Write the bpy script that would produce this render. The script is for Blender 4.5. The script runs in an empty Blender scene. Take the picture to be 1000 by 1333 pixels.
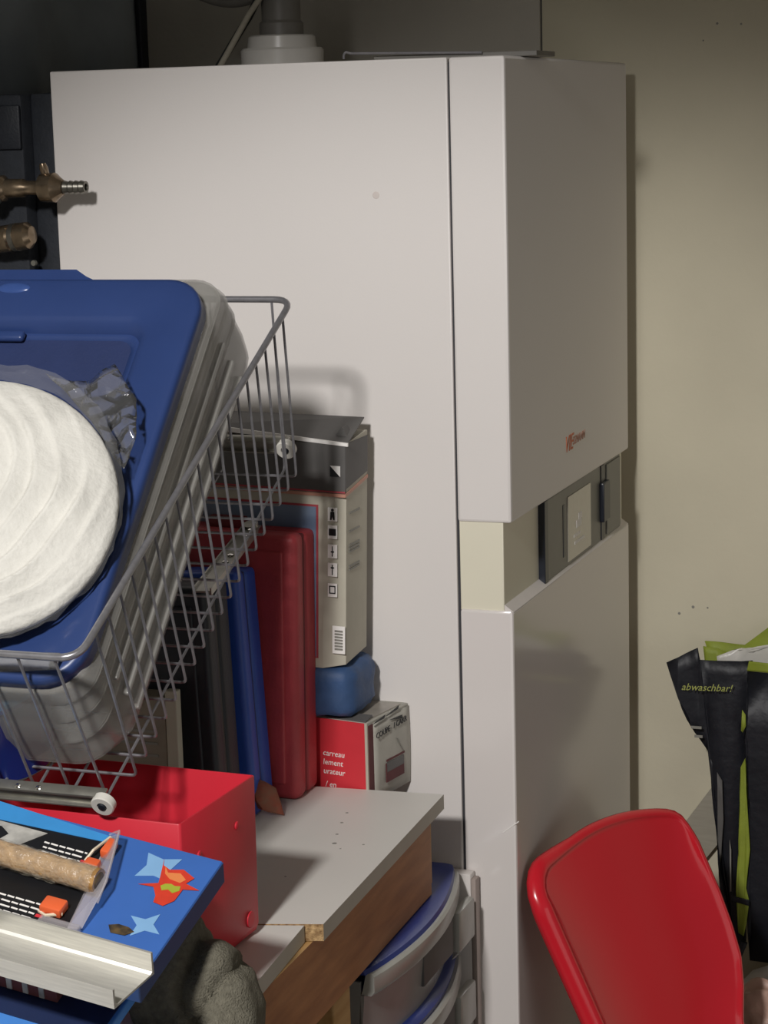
import bpy, bmesh, math, random
from mathutils import Vector, Matrix, noise
random.seed(7)
S = bpy.context.scene
COL = S.collection

# ------------------------------------------------------------------ camera, world, light, exposure
cam_d = bpy.data.cameras.new('camera')
cam = bpy.data.objects.new('camera', cam_d); COL.objects.link(cam); S.camera = cam
yaw, pitch, roll = 0.352380727, 0.180588395, -0.0265280444
fw = Vector((-math.sin(yaw)*math.cos(pitch), math.cos(yaw)*math.cos(pitch), -math.sin(pitch)))
rt = Vector((math.cos(yaw), math.sin(yaw), 0)); up = rt.cross(fw)
r2 = rt*math.cos(roll) + up*math.sin(roll); u2 = up*math.cos(roll) - rt*math.sin(roll)
cam.matrix_world = Matrix(((r2.x, u2.x, -fw.x, 0.733991771), (r2.y, u2.y, -fw.y, -2.44056951),
                           (r2.z, u2.z, -fw.z, 1.52939128), (0, 0, 0, 1)))
cam_d.sensor_fit = 'HORIZONTAL'; cam_d.sensor_width = 36; cam_d.lens = 2793.88331*36/1000
cam_d.clip_start = 0.05

wd = bpy.data.worlds.new('world'); S.world = wd; wd.use_nodes = True
wd.node_tree.nodes['Background'].inputs[0].default_value = (1.0, 0.97, 0.95, 1)
wd.node_tree.nodes['Background'].inputs[1].default_value = 0.12

ld = bpy.data.lights.new('ceiling_spot', 'SPOT'); lamp = bpy.data.objects.new('ceiling_spot', ld); COL.objects.link(lamp)
lamp.location = (0.05, -2.5, 2.3)
lamp.rotation_euler = (Vector((-0.12, 0.0, 0.42)) - lamp.location).to_track_quat('-Z', 'Y').to_euler()
ld.energy = 205; ld.spot_size = math.radians(53); ld.spot_blend = 0.60; ld.shadow_soft_size = 0.10
ld.color = (1.0, 0.975, 0.955)

# soft area light added out of view on the right to lift the boiler front
dd = bpy.data.lights.new('side_fill_light', 'AREA'); side_fill = bpy.data.objects.new('side_fill_light', dd); COL.objects.link(side_fill)
dd.shape = 'RECTANGLE'; dd.size = 1.5; dd.size_y = 1.2; dd.energy = 4; dd.color = (1.0, 0.96, 0.92)
side_fill.location = (2.3, -1.3, 0.70)
side_fill.rotation_euler = Vector((-1, 0.25, 0)).to_track_quat('-Z', 'Y').to_euler()

S.view_settings.view_transform = 'Standard'; S.view_settings.look = 'None'
S.view_settings.exposure = 0.0; S.view_settings.gamma = 1.0; S.view_settings.use_curve_mapping = False

# ------------------------------------------------------------------ materials
def lin(h):
    h = h.lstrip('#'); v = [int(h[i:i+2], 16)/255 for i in (0, 2, 4)]
    return tuple(c/12.92 if c <= 0.04045 else ((c+0.055)/1.055)**2.4 for c in v) + (1,)
MATS = {}
def mat(name, col, rough=0.5, metal=0.0, coat=0.0, noise_amt=0.08, scale=30.0, bump=0.0, bscale=120.0,
        alpha=1.0, spec=0.5, stretch=None, detail=4.0, col2=None):
    """Principled material; colour varied by procedural noise, optional noise bump."""
    if name in MATS: return MATS[name]
    m = bpy.data.materials.new(name); m.use_nodes = True; MATS[name] = m
    nt = m.node_tree; b = nt.nodes['Principled BSDF']
    c = lin(col)
    b.inputs['Roughness'].default_value = rough; b.inputs['Metallic'].default_value = metal
    b.inputs['Coat Weight'].default_value = coat; b.inputs['Coat Roughness'].default_value = 0.08
    b.inputs['Specular IOR Level'].default_value = spec; b.inputs['Alpha'].default_value = alpha
    tc = nt.nodes.new('ShaderNodeTexCoord'); mp = nt.nodes.new('ShaderNodeMapping')
    nt.links.new(tc.outputs['Object'], mp.inputs['Vector'])
    if stretch: mp.inputs['Scale'].default_value = stretch
    n = nt.nodes.new('ShaderNodeTexNoise'); n.inputs['Scale'].default_value = scale; n.inputs['Detail'].default_value = detail
    nt.links.new(mp.outputs['Vector'], n.inputs['Vector'])
    r = nt.nodes.new('ShaderNodeValToRGB'); nt.links.new(n.outputs['Fac'], r.inputs['Fac'])
    r.color_ramp.elements[0].position = 0.3; r.color_ramp.elements[1].position = 0.7
    if col2: d, e = lin(col2), c
    else:
        d = tuple(x*(1-noise_amt) for x in c[:3]) + (1,); e = tuple(min(1, x*(1+noise_amt)) for x in c[:3]) + (1,)
    r.color_ramp.elements[0].color = d; r.color_ramp.elements[1].color = e
    nt.links.new(r.outputs['Color'], b.inputs['Base Color'])
    if bump:
        n2 = nt.nodes.new('ShaderNodeTexNoise'); n2.inputs['Scale'].default_value = bscale; n2.inputs['Detail'].default_value = 3
        nt.links.new(mp.outputs['Vector'], n2.inputs['Vector'])
        bp = nt.nodes.new('ShaderNodeBump'); bp.inputs['Strength'].default_value = bump; bp.inputs['Distance'].default_value = 0.004
        nt.links.new(n2.outputs['Fac'], bp.inputs['Height']); nt.links.new(bp.outputs['Normal'], b.inputs['Normal'])
    return m

M_wall = mat('wall_paint', '#d2cbb4', 0.85, noise_amt=0.05, scale=5, bump=0.10, bscale=90, spec=0.2)
M_wall_l = mat('wall_paint_grey', '#c0beb6', 0.85, noise_amt=0.1, scale=4, bump=0.15, bscale=60, spec=0.2)
M_floor = mat('concrete_floor', '#8a857c', 0.8, noise_amt=0.2, scale=9, bump=0.2)
M_ceil = mat('ceiling_paint', '#c8c4b8', 0.9, noise_amt=0.05)
M_boil = mat('boiler_enamel', '#e3deda', 0.38, noise_amt=0.015, scale=3, bump=0.03, bscale=420, spec=0.35)
M_boilf = mat('boiler_gloss_enamel', '#e2dcd8', 0.15, noise_amt=0.015, scale=3, spec=0.55, bump=0.01, bscale=40)
M_cream = mat('cream_plastic', '#e4dfca', 0.5, noise_amt=0.02, scale=8)
M_gap = mat('dark_gap', '#3a3a3e', 0.8)
M_panelgrey = mat('control_grey', '#76756f', 0.4, noise_amt=0.04)
M_paneldark = mat('control_dark', '#20242e', 0.35)
M_screen = mat('screen_glass', '#b9b3a4', 0.12, coat=0.6, noise_amt=0.03, scale=60)
M_whiteprint = mat('white_print', '#f2efea', 0.6, noise_amt=0.02)
M_orangeprint = mat('orange_print', '#c8683c', 0.5)
M_blackprint = mat('black_print', '#18191c', 0.5)
M_greyprint = mat('grey_print', '#8a8880', 0.6)
M_blackfoam = mat('black_foam', '#23272e', 0.75, noise_amt=0.15, scale=60, bump=0.2, bscale=200)
M_brass = mat('brass', '#8c7b66', 0.26, metal=0.85, noise_amt=0.3, scale=80)
M_steelpipe = mat('galvanised_fitting', '#7d7a72', 0.35, metal=0.85, noise_amt=0.2, scale=90)
M_redhandle = mat('red_handle', '#8c2b33', 0.5)
M_whiteplastic = mat('white_plastic', '#cfccc6', 0.3, noise_amt=0.03)
M_greyplastic = mat('grey_plastic', '#6f6c66', 0.45, noise_amt=0.06)
M_hose = mat('dark_hose', '#2d2f2e', 0.5)
M_wire = mat('zinc_wire', '#97969a', 0.34, metal=0.6, noise_amt=0.12, scale=150)
M_rail = mat('zinc_rail', '#9a988f', 0.3, metal=0.7, noise_amt=0.12, scale=70)
M_chrome = mat('chrome', '#e4e2dc', 0.12, metal=1.0, noise_amt=0.03)
M_roller = mat('white_roller', '#d8d5cc', 0.4, noise_amt=0.04)
M_bluelid = mat('blue_plastic', '#2b3f70', 0.36, noise_amt=0.05, scale=14, bump=0.03, bscale=60)
M_trans = mat('translucent_plastic', '#adaba5', 0.25, noise_amt=0.06, scale=6, alpha=0.46)
def film_material(name='clear_film', ior=1.4, strength=0.4, dif=0.13, scale=55):
    m = bpy.data.materials.new(name); m.use_nodes = True; nt = m.node_tree; nt.nodes.clear()
    out = nt.nodes.new('ShaderNodeOutputMaterial'); mx = nt.nodes.new('ShaderNodeMixShader'); tr = nt.nodes.new('ShaderNodeBsdfTransparent')
    gl = nt.nodes.new('ShaderNodeBsdfGlossy'); gl.inputs['Roughness'].default_value = 0.10; gl.inputs['Color'].default_value = (.9, .9, .9, 1)
    fr = nt.nodes.new('ShaderNodeFresnel'); fr.inputs['IOR'].default_value = ior
    tc = nt.nodes.new('ShaderNodeTexCoord'); n = nt.nodes.new('ShaderNodeTexNoise'); n.inputs['Scale'].default_value = scale
    bp = nt.nodes.new('ShaderNodeBump'); bp.inputs['Strength'].default_value = strength; bp.inputs['Distance'].default_value = 0.004
    nt.links.new(tc.outputs['Object'], n.inputs['Vector']); nt.links.new(n.outputs['Fac'], bp.inputs['Height'])
    nt.links.new(bp.outputs['Normal'], gl.inputs['Normal']); nt.links.new(bp.outputs['Normal'], fr.inputs['Normal'])
    tr.inputs['Color'].default_value = (.93, .93, .93, 1)
    nt.links.new(fr.outputs['Fac'], mx.inputs['Fac']); df = nt.nodes.new('ShaderNodeBsdfDiffuse'); df.inputs['Color'].default_value = (.55, .55, .55, 1); m2 = nt.nodes.new('ShaderNodeMixShader'); m2.inputs['Fac'].default_value = dif
    nt.links.new(tr.outputs['BSDF'], m2.inputs[1]); nt.links.new(df.outputs['BSDF'], m2.inputs[2]); nt.links.new(m2.outputs['Shader'], mx.inputs[1]); nt.links.new(gl.outputs['BSDF'], mx.inputs[2])
    nt.links.new(mx.outputs['Shader'], out.inputs['Surface']); return m
M_film = film_material()
M_film2 = film_material('creased_film', 1.40, 0.4, 0.09, 60)
M_film3 = film_material('folded_film', 1.45, 0.3, 0.30, 40)
M_paper = mat('white_crepe', '#d2d0c8', 0.7, noise_amt=0.07, scale=25, bump=0.45, bscale=110)
M_redbox = mat('red_painted_metal', '#cc2838', 0.42, noise_amt=0.04, scale=20, spec=0.4)
M_redcase = mat('dark_red_plastic', '#a93a40', 0.5, noise_amt=0.1, scale=25, bump=0.15, bscale=300)
M_bluecase = mat('cobalt_plastic', '#2a50ac', 0.45, noise_amt=0.06, scale=20, bump=0.1, bscale=300)
M_blackcase = mat('black_plastic', '#1c2028', 0.5, noise_amt=0.15, scale=20, bump=0.1, bscale=300)
M_bronzecase = mat('grey_brown_plastic', '#3a3733', 0.55)
M_beigecard = mat('beige_card', '#8f8678', 0.8, noise_amt=0.1, scale=30)
M_card = mat('grey_card', '#b9b4a4', 0.75, noise_amt=0.05, scale=30, bump=0.05)
M_carddark = mat('dark_grey_card', '#5c5a58', 0.6, noise_amt=0.12, scale=20)
M_cardpic = mat('blue_grey_photo', '#7d8ca0', 0.5, col2='#5d6f8c', scale=8, stretch=(1, 1, 3))
M_redline = mat('red_line', '#a8424a', 0.55)
M_copperline = mat('copper_line', '#c08c78', 0.5)
M_navy = mat('navy_nylon', '#345079', 0.6, noise_amt=0.15, scale=30, bump=0.4, bscale=60)
M_redcard = mat('red_card', '#d2343e', 0.55, noise_amt=0.03, scale=40)
M_cardside = mat('grey_print_card', '#a9a69c', 0.65, noise_amt=0.07, scale=40)
M_tape = mat('brown_tape', '#9a9388', 0.3, noise_amt=0.1, scale=50)
M_rust = mat('rust_paper', '#a8503e', 0.8, col2='#8a6a54', scale=60, bump=0.5, bscale=90)
M_melamine = mat('white_melamine', '#d9d6cf', 0.45, noise_amt=0.02, scale=6, spec=0.35)
M_edge = mat('edge_band', '#b9b5a9', 0.55, noise_amt=0.03)
M_chip = mat('chipboard', '#c9a878', 0.9, col2='#7e5f3c', scale=220, bump=0.6, bscale=260)
M_wood = mat('stained_wood', '#b07c50', 0.5, col2='#94643f', scale=14, stretch=(6, 0.8, 6), bump=0.08)
M_pine = mat('pine', '#c59f6c', 0.65, col2='#ac8450', scale=14, stretch=(6, 0.8, 6))
M_drawer = mat('smoky_clear_plastic', '#a6a6a2', 0.25, noise_amt=0.05, alpha=0.68)
M_drawerlip = mat('clear_grey_lip', '#b4b3ac', 0.28, noise_amt=0.04, alpha=0.9)
M_cobalt = mat('deep_blue_plastic', '#1d317a', 0.36, noise_amt=0.05)
M_whiteboard = mat('white_lacquer', '#d8d2cd', 0.45, noise_amt=0.03)
M_taupe = mat('taupe_edge', '#a0938c', 0.6)
M_chair = mat('glossy_red_plastic', '#d4202f', 0.22, noise_amt=0.02, scale=5, coat=0.25, spec=0.5)
M_bagblk = mat('black_woven_plastic', '#15171f', 0.5, noise_amt=0.2, scale=14, bump=0.5, bscale=35)
M_baggrn = mat('lime_woven_plastic', '#8d9a34', 0.6, noise_amt=0.12, scale=30, bump=0.3, bscale=40)
M_bagtext = mat('pale_lime_print', '#a9ae5e', 0.5)
M_bagwhite = mat('white_polythene', '#cfccc4', 0.35, noise_amt=0.08, scale=12, bump=0.7, bscale=22)
M_skincard = mat('pale_pink_wrap', '#c9a898', 0.4, noise_amt=0.08, bump=0.3)
M_plank = mat('grey_plank', '#a19b8c', 0.7, noise_amt=0.06, stretch=(1, 8, 8))
M_sheet = mat('smoky_sheet', '#aab4bc', 0.25, noise_amt=0.15, scale=7, alpha=0.85, bump=0.3, bscale=20)
M_bluebox = mat('blue_game_card', '#3f6cb8', 0.4, noise_amt=0.06, scale=14)
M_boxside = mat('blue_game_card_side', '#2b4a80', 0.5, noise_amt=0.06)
M_lightblue = mat('light_blue_print', '#86b4de', 0.45, noise_amt=0.05)
M_cyan = mat('bright_blue_print', '#3f93d6', 0.4, noise_amt=0.08)
M_flame = mat('flame_red_print', '#d5402c', 0.45, noise_amt=0.08, scale=90)
M_flame2 = mat('orange_flame_print', '#e8894e', 0.45)
M_lime = mat('lime_print', '#a8b23a', 0.45)
M_bcard = mat('black_card', '#17181b', 0.4, noise_amt=0.1)
M_photo = mat('grey_photo_print', '#bdbbb4', 0.4, col2='#7b7a76', scale=50)
M_orange = mat('orange_plastic', '#e8683a', 0.4, noise_amt=0.06)
M_blister = mat('clear_blister', '#cfc9cc', 0.1, noise_amt=0.04, alpha=0.38, coat=0.8)
M_cork = mat('cork_wrap', '#bd935a', 0.3, col2='#8f6a3e', scale=130, bump=0.8, bscale=110, coat=0.7)
M_glint = mat('pale_wrap_crumple', '#e8dcc0', 0.2, coat=0.8)
M_bronze = mat('bronze_print', '#6e5a3a', 0.4, col2='#2c2a2a', scale=120)
M_alu = mat('brushed_aluminium', '#d6d4cc', 0.42, metal=0.65, noise_amt=0.10, scale=30, stretch=(1, 12, 12))
M_cloth = mat('olive_grey_wool', '#716d60', 0.95, noise_amt=0.18, scale=160, bump=0.7, bscale=500, spec=0.1)
M_maroon = mat('maroon_card', '#5c2e30', 0.7, noise_amt=0.15)
M_skyblue = mat('sky_blue_card', '#4a86d0', 0.4, noise_amt=0.05)
M_sky2 = mat('turquoise_plastic', '#2f86b8', 0.35)
M_legmetal = mat('black_steel_leg', '#2a2a2c', 0.4, metal=0.6)

# ------------------------------------------------------------------ helpers
def smooth(ob, ang=40):
    for p in ob.data.polygons: p.use_smooth = True
    ob.data.set_sharp_from_angle(angle=math.radians(ang))
def link(name, bm, m, parent=None, loc=None, sm=False, ang=40):
    bmesh.ops.recalc_face_normals(bm, faces=bm.faces)
    me = bpy.data.meshes.new(name); bm.to_mesh(me); bm.free()
    if isinstance(m, (list, tuple)):
        for x in m: me.materials.append(x)
    else: me.materials.append(m)
    o = bpy.data.objects.new(name, me); COL.objects.link(o)
    if parent is not None: o.parent = parent
    if loc is not None: o.location = loc
    if sm: smooth(o, ang)
    return o
def thing(name, label, cat, loc, rot=None, group=None):
    o = bpy.data.objects.new(name, None); COL.objects.link(o); o.empty_display_size = 0.05
    o.location = loc
    if rot is not None:
        o.rotation_mode = 'QUATERNION'; o.rotation_quaternion = rot
    o['label'] = label; o['category'] = cat
    if group: o['group'] = group
    return o
def tag(o, label, cat, group=None):
    o['label'] = label; o['category'] = cat
    if group: o['group'] = group
    return o
def struct(o): o['kind'] = 'structure'; return o
def B(): return bmesh.new()
def box(bm, lo, hi, bev=0.0, seg=2, M=None, mi=0):
    lo, hi = Vector(lo), Vector(hi); c = (lo+hi)/2; s = hi-lo
    r = bmesh.ops.create_cube(bm, size=1.0, matrix=Matrix.Translation(c) @ Matrix.Diagonal((s.x, s.y, s.z, 1)))
    vs = r['verts']
    if bev:
        es = list({e for v in vs for e in v.link_edges})
        rb = bmesh.ops.bevel(bm, geom=es, offset=bev, segments=seg, affect='EDGES', profile=0.5)
        vs = list({v for f in rb['faces'] for v in f.verts} | {v for v in vs if v.is_valid})
    if mi:
        for f in {f for v in vs for f in v.link_faces}: f.material_index = mi
    if M is not None: bmesh.ops.transform(bm, matrix=M, verts=vs)
    return vs
def prism(bm, pts, off, mi=0):
    """polygon pts (3D) extruded by vector off"""
    off = Vector(off); a = [bm.verts.new(Vector(p)) for p in pts]; b = [bm.verts.new(Vector(p)+off) for p in pts]
    n = len(pts); fs = [bm.faces.new(a[::-1]), bm.faces.new(b)]
    for i in range(n): fs.append(bm.faces.new((a[i], a[(i+1) % n], b[(i+1) % n], b[i])))
    for f in fs: f.material_index = mi
    return a+b
def loft(bm, rings, cap0=True, cap1=True, closed=True):
    R = [[bm.verts.new(Vector(p)) for p in r] for r in rings]; n = len(R[0])
    for i in range(len(R)-1):
        for j in range(n if closed else n-1):
            k = (j+1) % n; bm.faces.new((R[i][j], R[i][k], R[i+1][k], R[i+1][j]))
    if cap0: bm.faces.new(R[0][::-1])
    if cap1: bm.faces.new(R[-1])
    return R
def tube(bm, pts, r, n=8, cap=True):
    pts = [Vector(p) for p in pts]; rings = []; t0 = (pts[1]-pts[0]).normalized()
    up_ = Vector((0, 0, 1)) if abs(t0.z) < 0.9 else Vector((1, 0, 0)); nx = (up_ - t0*up_.dot(t0)).normalized()
    for i, p in enumerate(pts):
        if i == 0: t = t0
        elif i == len(pts)-1: t = (pts[i]-pts[i-1]).normalized()
        else: t = ((pts[i]-pts[i-1]).normalized() + (pts[i+1]-pts[i]).normalized()).normalized()
        nx = (nx - t*nx.dot(t)).normalized(); ny = t.cross(nx)
        rr = r[i] if isinstance(r, (list, tuple)) else r
        rings.append([p + nx*(rr*math.cos(2*math.pi*k/n)) + ny*(rr*math.sin(2*math.pi*k/n)) for k in range(n)])
    loft(bm, rings, cap, cap)
def corner(pts, r, seg=5, close=False):
    """round the corners of a polyline"""
    pts = [Vector(p) for p in pts]; out = []; n = len(pts)
    for i in range(n):
        if not close and i in (0, n-1): out.append(pts[i]); continue
        a, p, b = pts[i-1], pts[i], pts[(i+1) % n]
        rr = min(r, (a-p).length*0.49, (b-p).length*0.49)
        s, e = p+(a-p).normalized()*rr, p+(b-p).normalized()*rr
        for k in range(seg+1):
            t = k/seg; out.append(s*(1-t)**2 + p*2*t*(1-t) + e*t*t)
    return out
def lathe(bm, prof, org, ax, n=24):
    """prof: list of (dist along axis, radius)"""
    ax = Vector(ax).normalized(); org = Vector(org)
    a = ax.orthogonal().normalized(); b = ax.cross(a)
    loft(bm, [[org + ax*h + (a*math.cos(2*math.pi*k/n) + b*math.sin(2*math.pi*k/n))*max(r, 1e-4) for k in range(n)] for h, r in prof])
def grid(bm, f, nu, nv):
    V = [[bm.verts.new(Vector(f(i/nu, j/nv))) for i in range(nu+1)] for j in range(nv+1)]
    for j in range(nv):
        for i in range(nu): bm.faces.new((V[j][i], V[j][i+1], V[j+1][i+1], V[j+1][i]))
    return V
def solid(o, t, off=0.0):
    md = o.modifiers.new('solidify', 'SOLIDIFY'); md.thickness = t; md.offset = off
def rrect(x0, x1, y0, y1, r, seg=5):
    out = []
    for cx, cy, a0 in ((x1-r, y1-r, 0), (x0+r, y1-r, 90), (x0+r, y0+r, 180), (x1-r, y0+r, 270)):
        for k in range(seg+1):
            a = math.radians(a0+90*k/seg); out.append((cx+r*math.cos(a), cy+r*math.sin(a)))
    return out
def frame(org, x, y):
    """matrix with axes x, y (orthonormalised) and z = x cross y"""
    x = Vector(x).normalized(); y = Vector(y); y = (y - x*y.dot(x)).normalized(); z = x.cross(y); o = Vector(org)
    return Matrix(((x.x, y.x, z.x, o.x), (x.y, y.y, z.y, o.y), (x.z, y.z, z.z, o.z), (0, 0, 0, 1)))
def text(name, body, size, M, m, parent, shear=0.0, ext=0.0004, align='LEFT'):
    """lettering as a thin mesh; M in the parent's own coordinates"""
    cu = bpy.data.curves.new(name, 'FONT'); cu.body = body; cu.size = size; cu.shear = shear; cu.extrude = ext
    cu.align_x = align; cu.resolution_u = 2
    t = bpy.data.objects.new(name, cu); COL.objects.link(t)
    dg = bpy.context.evaluated_depsgraph_get(); me = bpy.data.meshes.new_from_object(t.evaluated_get(dg))
    bpy.data.objects.remove(t)
    me.transform(M); me.materials.clear(); me.materials.append(m)
    o = bpy.data.objects.new(name, me); COL.objects.link(o); o.parent = parent
    return o
def rotq(ax, deg):
    return Matrix.Rotation(math.radians(deg), 4, ax).to_quaternion()

# ------------------------------------------------------------------ the room
b = B(); box(b, (-2.0, -3.6, -0.05), (2.2, 0.75, 0.0)); struct(link('floor', b, M_floor))
b = B(); box(b, (-2.0, 0.66, 0.0), (2.2, 0.76, 2.4)); struct(link('wall_back', b, M_wall))
b = B(); box(b, (-0.90, -3.6, 0.0), (-0.80, 0.66, 2.4)); struct(link('wall_left', b, M_wall_l))
b = B(); box(b, (-0.80, 0.655, 0.0), (-0.1425, 0.6605, 2.4)); struct(link('trim_3', b, mat('shaded_wall_tone', '#c2bdb2', 0.85, noise_amt=0.08, scale=5, bump=0.1, bscale=90, spec=0.2)))  # added wall sheet; its greyer colour carries the shade of the corner
b = B(); box(b, (-2.0, -3.6, 2.4), (2.2, 0.76, 2.45)); struct(link('ceiling', b, M_ceil))
# fine vertical crack and nail marks on the back wall
t = B(); box(t, (-0.1415, 0.6585, 1.615), (-0.1400, 0.6602, 1.76)); struct(link('trim_1', t, M_gap))
nm = B()
for x, z, s in ((0.118, 1.652, .0016), (0.098, 1.629, .0012), (0.062, .789, .002), (0.083, .80, .0022), (0.058, .68, .0016), (0.105, .80, .0014), (0.152, 1.65, .0014)):
    lathe(nm, [(0, s*1.2), (0.001, s), (0.0012, 0)], (x, 0.6605, z), (0, -1, 0), 8)
struct(link('trim_2', nm, M_greyprint))

# ------------------------------------------------------------------ the boiler
bo = thing('floor_boiler', 'tall white floor-standing boiler with grey control panel standing against the wall', 'boiler', (-0.3, 0.3, 0.0))
O = Vector((-0.3, 0.3, 0.0))
def bpart(name, lo, hi, m, bev=0.002, parent=None):
    q = B(); box(q, Vector(lo)-O, Vector(hi)-O, bev); return link(name, q, m, parent or bo, sm=True, ang=20)
bpart('side_casing', (-0.595, 0.0, 0.02), (-0.0705, 0.6, 1.6), M_boil)
bpart('inner_gap', (-0.0710, 0.004, 0.05), (-0.062, 0.596, 1.594), M_gap, 0)
bpart('upper_front_panel', (-0.0685, 0.0, 1.0463), (0.0, 0.6, 1.6), M_boil, 0.0035)
bpart('lower_front_panel', (-0.0675, 0.0, 0.06), (0.0, 0.6, 0.9375), M_boilf, 0.0035)
bpart('band_core', (-0.0675, 0.003, 0.935), (-0.0115, 0.597, 1.049), M_cream, 0.0015)
bpart('plinth', (-0.55, 0.03, 0.0), (-0.04, 0.57, 0.06), M_gap, 0)
# bevelled sill of the lower panel below the display
q = B(); prism(q, [Vector(p)-O for p in ((0.0, 0.004, 0.936), (-0.0115, 0.004, 0.936), (-0.0115, 0.004, 0.9445))], (0, 0.592, 0)); link('sill', q, M_whiteboard, bo)
cp = bpart('control_panel', (-0.012, 0.158, 0.938), (-0.0035, 0.562, 1.046), M_panelgrey, 0.002)
bpart('end_cap', (-0.012, 0.156, 0.9385), (-0.0025, 0.172, 1.0455), M_paneldark, 0.001, cp)
bpart('slot', (-0.004, 0.246, 0.955), (-0.0028, 0.255, 1.025), M_paneldark, 0.0, cp)
sc = bpart('screen', (-0.004, 0.268, 0.944), (-0.0022, 0.388, 1.032), M_screen, 0.0006, cp)
bpart('hinge_strip', (-0.004, 0.447, 0.940), (-0.0022, 0.464, 1.045), M_paneldark, 0.0, cp)
bpart('catch', (-0.004, 0.440, 0.966), (0.0035, 0.476, 1.022), M_paneldark, 0.002, cp)
bpart('cover_flap', (-0.0045, 0.476, 0.942), (-0.0015, 0.556, 1.043), M_panelgrey, 0.0015, cp)
bpart('side_strip', (-0.012, 0.575, 0.938), (-0.0095, 0.594, 1.046), M_cream, 0.001)
# faint icon lit on the screen
q = B()
for y0, y1, z0, z1 in ((.31, .335, .983, .993), (.322, .338, .993, 1.001), (.30, .352, .962, .966), (.296, .330, .972, .976)):
    box(q, Vector((-0.0024, y0, z0))-O, Vector((-0.0016, y1, z1))-O)
link('screen_icon', q, M_whiteprint, cp)
Mt = frame(Vector((0.0002, 0.247, 1.094))-O, (0, 1, 0.02), (0, 0, 1))
text('logo_lettering', 'VIE', 0.030, Mt, M_orangeprint, bo, 0.35)
text('logo_lettering', 'SSMANN', 0.016, frame(Vector((0.0002, 0.287, 1.099))-O, (0, 1, 0.02), (0, 0, 1)), M_copperline, bo, 0.2)
# scuff on the side, small scratch on the lower panel edge
q = B(); lathe(q, [(0, .0045), (.0003, .004), (.0004, 0)], Vector((-0.163, 0.0, 1.441))-O, (0, -1, 0), 10); link('scuff', q, mat('scuff_pink', '#d9cfc9', .5), bo)
q = B(); box(q, Vector((-0.014, 0.0, 0.0))-O+Vector((0, -.0006, 0)), Vector((0.0, 0.0006, 0.0012))-O+Vector((0, 0, 0)), 0, 2,
             Matrix.Translation(Vector((-0.007, 0.0, .6635))-O) @ Matrix.Rotation(math.radians(-38), 4, 'Y') @ Matrix.Scale(1.9, 4, (1, 0, 0)) @ Matrix.Translation(O-Vector((-0.007, 0, .0006))))
link('scratch', q, M_whiteprint, bo)

# flue on top of the boiler
fl = thing('flue_pipe', 'white flue collar with grey pipe rising from the boiler top', 'pipe', (-0.411, 0.32, 1.6))
q = B(); lathe(q, [(0, .0), (0, .056), (.026, .0565), (.029, .054), (.029, .0475), (.044, .0455), (.046, .043), (.046, 0)], (0, 0, 0), (0, 0, 1), 40); link('collar', q, M_whiteplastic, fl, sm=True)
q = B(); lathe(q, [(.046, 0), (.046, .030), (.062, .030), (.066, .0265), (.36, .0265), (.36, 0)], (0, 0, 0), (0, 0, 1), 28); link('riser', q, M_greyplastic, fl, sm=True)
q = B(); lathe(q, [(.36, 0), (.36, .031), (.40, .031), (.42, .026), (.42, 0)], (0, 0, 0), (0, 0, 1), 28); link('coupling', q, M_greyplastic, fl, sm=True)
q = B(); tube(q, [(-0.50, .30, 1.603), (-0.477, .30, 1.635), (-0.452, .305, 1.672), (-0.437, .31, 1.70), (-0.43, .31, 1.80)], .0055, 10)
tag(link('condensate_hose', q, M_hose, sm=True), 'thin dark hose slanting up beside the white flue collar', 'hose')
q = B(); tube(q, [(-0.491, .285, 1.603), (-0.466, .285, 1.640), (-0.444, .29, 1.676), (-0.425, .292, 1.70), (-0.415, .27, 1.80)], .0042, 10)
tag(link('pressure_tube', q, M_plank, sm=True), 'thin pale grey tube slanting up just right of the dark hose', 'hose')
q = B(); pts = [(-0.555+.14*i/20, .33, 1.715-.022*math.sin(math.pi*i/20)) for i in range(21)]; pts = [(-0.56, .33, 1.78)] + pts + [(-0.41, .33, 1.78)]
tube(q, corner(pts, .01, 2), .007, 10); tag(link('cable_loop', q, M_greyplastic, sm=True), 'grey cable loop hanging at the top edge above the boiler', 'cable')
# wire hook rack lying on top
q = B(); tube(q, corner([(-0.05, .075, 1.6060), (-0.217, .068, 1.6105), (-0.2215, .066, 1.6125), (-0.2245, .066, 1.6095), (-0.2245, .066, 1.6040)], .003, 4), .0016, 8)
rk = tag(link('wire_rod', q, M_wire, sm=True), 'thin bent wire rod with a looped end lying on top of the boiler', 'rod')
q = B(); box(q, (-0.19, .078, 1.6002), (0.052-.035, .16, 1.6065), .0008)
tag(link('metal_strip', q, M_greyplastic), 'flat grey metal strip lying along the boiler top under the wire rod', 'strip')

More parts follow.
